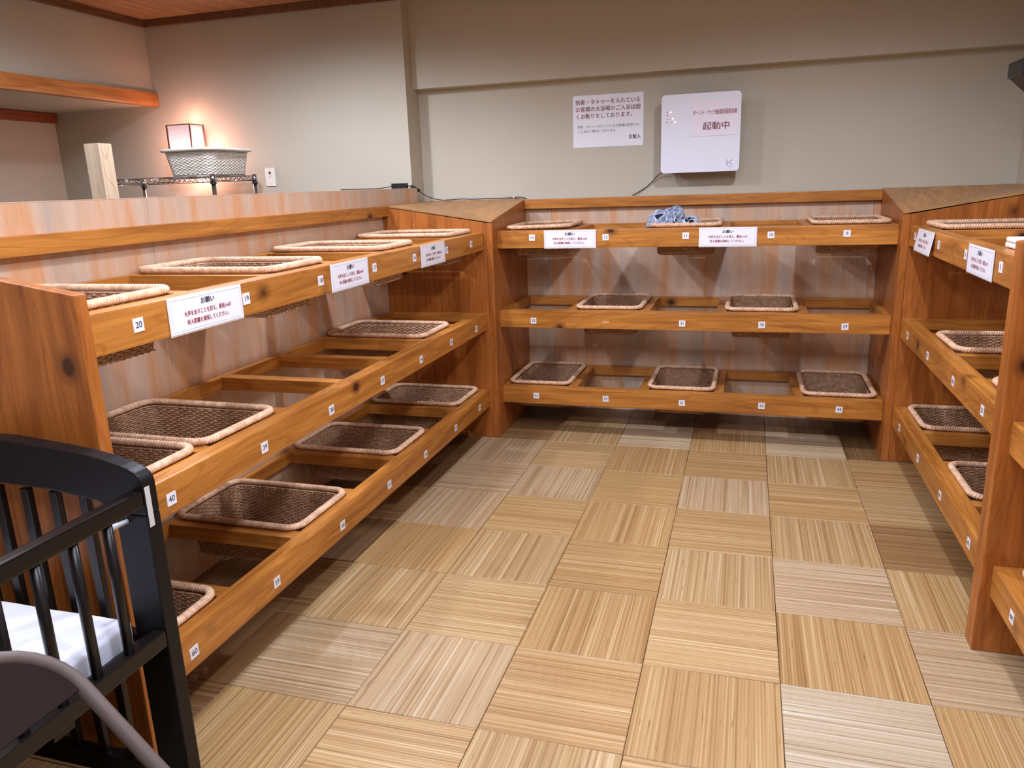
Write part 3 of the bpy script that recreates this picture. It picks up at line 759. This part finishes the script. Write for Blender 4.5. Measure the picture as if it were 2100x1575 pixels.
# ================================================================== CRIB
cr = thing('baby_crib', 'black painted wooden baby crib at lower left against the shelf end', 'crib', (-1.57, 0.62, -0.0))
O = Vector((-1.57, 0.62, 0))
def cb_(name, x0, x1, y0, y1, z0, z1, mat=BLK, b=.004, parent=None): return bx(name, (x0-O.x, x1-O.x, y0-O.y, y1-O.y, z0, z1), mat, cr, b)
def headboard(y0, y1):
    prof = [(-1.187, .80), (-1.187, .866), (-1.189, .876), (-1.194, .886), (-1.203, .894), (-1.215, .900), (-1.235, .907), (-1.275, .917), (-1.33, .927), (-1.395, .934), (-1.54, .947), (-1.60, .947), (-1.745, .934), (-1.81, .927), (-1.865, .917), (-1.905, .907), (-1.925, .900), (-1.937, .894), (-1.946, .886), (-1.951, .876), (-1.953, .866), (-1.953, .80),
            (-1.87, .80), (-1.83, .822), (-1.70, .838), (-1.57, .842), (-1.44, .838), (-1.31, .822), (-1.27, .80)]
    prism('headboard', [(a-O.x, z) for a, z in prof], 1, y0-O.y, y1-O.y, NAVY, cr, .004)
    for a, b in ((-1.27, -1.187), (-1.953, -1.87)): cb_('corner_stile', a, b, y0, y1, 0.0, .799, NAVY)
    cb_('end_rail', -1.869, -1.271, y0+.004, y1-.004, .46, .50); cb_('end_rail', -1.869, -1.271, y0+.004, y1-.004, .10, .15)
    for i in range(6):
        x = -1.365-.0825*i; z1 = .822
        for za, zb in ((.501, z1+.006), (.151, .459)): cb_('end_bar', x-.011, x+.011, (y0+y1)/2-.008, (y0+y1)/2+.008, za, zb, BLK, .003)
headboard(1.208, 1.246); headboard(-.02, .018)
for xa, xb in ((-1.218, -1.188), (-1.952, -1.922)):
    cb_('side_rail', xa, xb, .019, 1.207, .820, .857, BLK, .006)
    cb_('side_rail', xa-.0, xb, .019, 1.207, .490, .528, BLK, .003)
    cb_('side_rail', xa-.0, xb, .019, 1.207, .10, .15, BLK, .003)
    xm = (xa+xb)/2
    for i in range(13):
        y = 1.118-.0845*i
        tb('side_bar', [(xm-O.x, y-O.y, .527), (xm-O.x, y-O.y, .822)], .0105, BLK, cr, 10)
cb_('inner_ledge', -1.245, -1.2185, .02, 1.206, .470, .512, BLK, .003)
cb_('mattress_deck', -1.92, -1.246, .02, 1.206, .462, .482, NAVY, .002)
for y in (.25, .6, .95): cb_('deck_slat', -1.92, -1.246, y, y+.05, .43, .461, BLK, .002)
tb('peg', [(-1.240-O.x, 1.2075-O.y, .783), (-1.244-O.x, 1.190-O.y, .783), (-1.250-O.x, 1.166-O.y, .7825)], [.0055, .0055, .0075], WPLAST, cr, 12)
cb_('worn_patch', -1.1872, -1.1862, 1.212, 1.226, .772, .862, PAINTW, .0)
mt = bmesh.new(); box(mt, -.325, .325, -.575, .575, 0, .072)
bmesh.ops.subdivide_edges(mt, edges=list(mt.edges), cuts=5, use_grid_fill=True)
for v in mt.verts:
    if v.co.z > .07: v.co.z += .004*noise.noise(v.co*9)
    v.co += Vector((noise.noise(v.co*5), noise.noise(v.co*5+Vector((3, 1, 2))), 0))*.004
mo = obj('crib_mattress', mt, SHEETM, None, True); mo.location = (-1.583, .615, .4825)
b_ = mo.modifiers.new('round', 'BEVEL'); b_.width = .018; b_.segments = 3; b_.limit_method = 'ANGLE'; b_.angle_limit = R(50)
tag(mo, 'white sheeted mattress lying in the black crib', 'mattress')

# ================================================================== CHAIR
ch = thing('folding_chair', 'taupe tubular chair with dark brown back, cut by the lower left corner', 'chair', (-0.85, 0.53, 0))
CO = Vector((-0.85, 0.53, 0))
T = Vector((-1.005, .765, .832)); A = Vector((0, -1, 0)); L = Vector((.69, 0, -.72)); r = .12; wd = .40
path = []
def PP(a, l): return T+A*a+L*l-CO
for l in (.52, .45, .35, .25, .18): path.append(PP(0, l))
for k in range(0, 91, 10): path.append(PP(r-r*math.cos(R(k)), r-r*math.sin(R(k))))
for k in range(90, -1, -10): path.append(PP(wd-r+r*math.cos(R(k)), r-r*math.sin(R(k))))
for l in (.18, .25, .35, .45, .52): path.append(PP(wd, l))
tb('back_frame', path, .0112, TUBE, ch, 14)
bm = bmesh.new(); rim = []
inn = .006
for k in range(0, 91, 10): rim.append((r-(r-inn)*math.cos(R(k)), r-(r-inn)*math.sin(R(k))))
for k in range(90, -1, -10): rim.append((wd-r+(r-inn)*math.cos(R(k)), r-(r-inn)*math.sin(R(k))))
Nn = A.cross(L).normalized()
fa = [bm.verts.new(PP(a, l)+Nn*.005) for a, l in rim]; fb = [bm.verts.new(PP(a, l)-Nn*.005) for a, l in rim]
bm.faces.new(fa); bm.faces.new(list(reversed(fb)))
for i in range(len(rim)): bm.faces.new((fa[i], fa[(i+1) % len(rim)], fb[(i+1) % len(rim)], fb[i]))
obj('back_pad', bm, VINYL, ch)
zs = (T+L*.52).z; xs_ = (T+L*.52).x-CO.x
for y in (.765, .365):
    yy = y-CO.y
    tb('leg', [(xs_, yy, zs), (xs_+.03, yy, zs-.06), (xs_+.06, yy, .012)], .0112, TUBE, ch, 12)
    tb('leg', [(xs_+.30, yy-(.02 if y > .5 else -.02), zs-.03), (xs_+.36, yy-(.02 if y > .5 else -.02), .012)], .0112, TUBE, ch, 12)
    tb('seat_tube', [(xs_+.02, yy, zs-.03), (xs_+.32, yy, zs-.02)], .0112, TUBE, ch, 12)
bx('seat_pad', (xs_+.02, xs_+.33, .365-CO.y+.015, .765-CO.y-.015, zs-.035, zs-.005), VINYL, ch, .01)
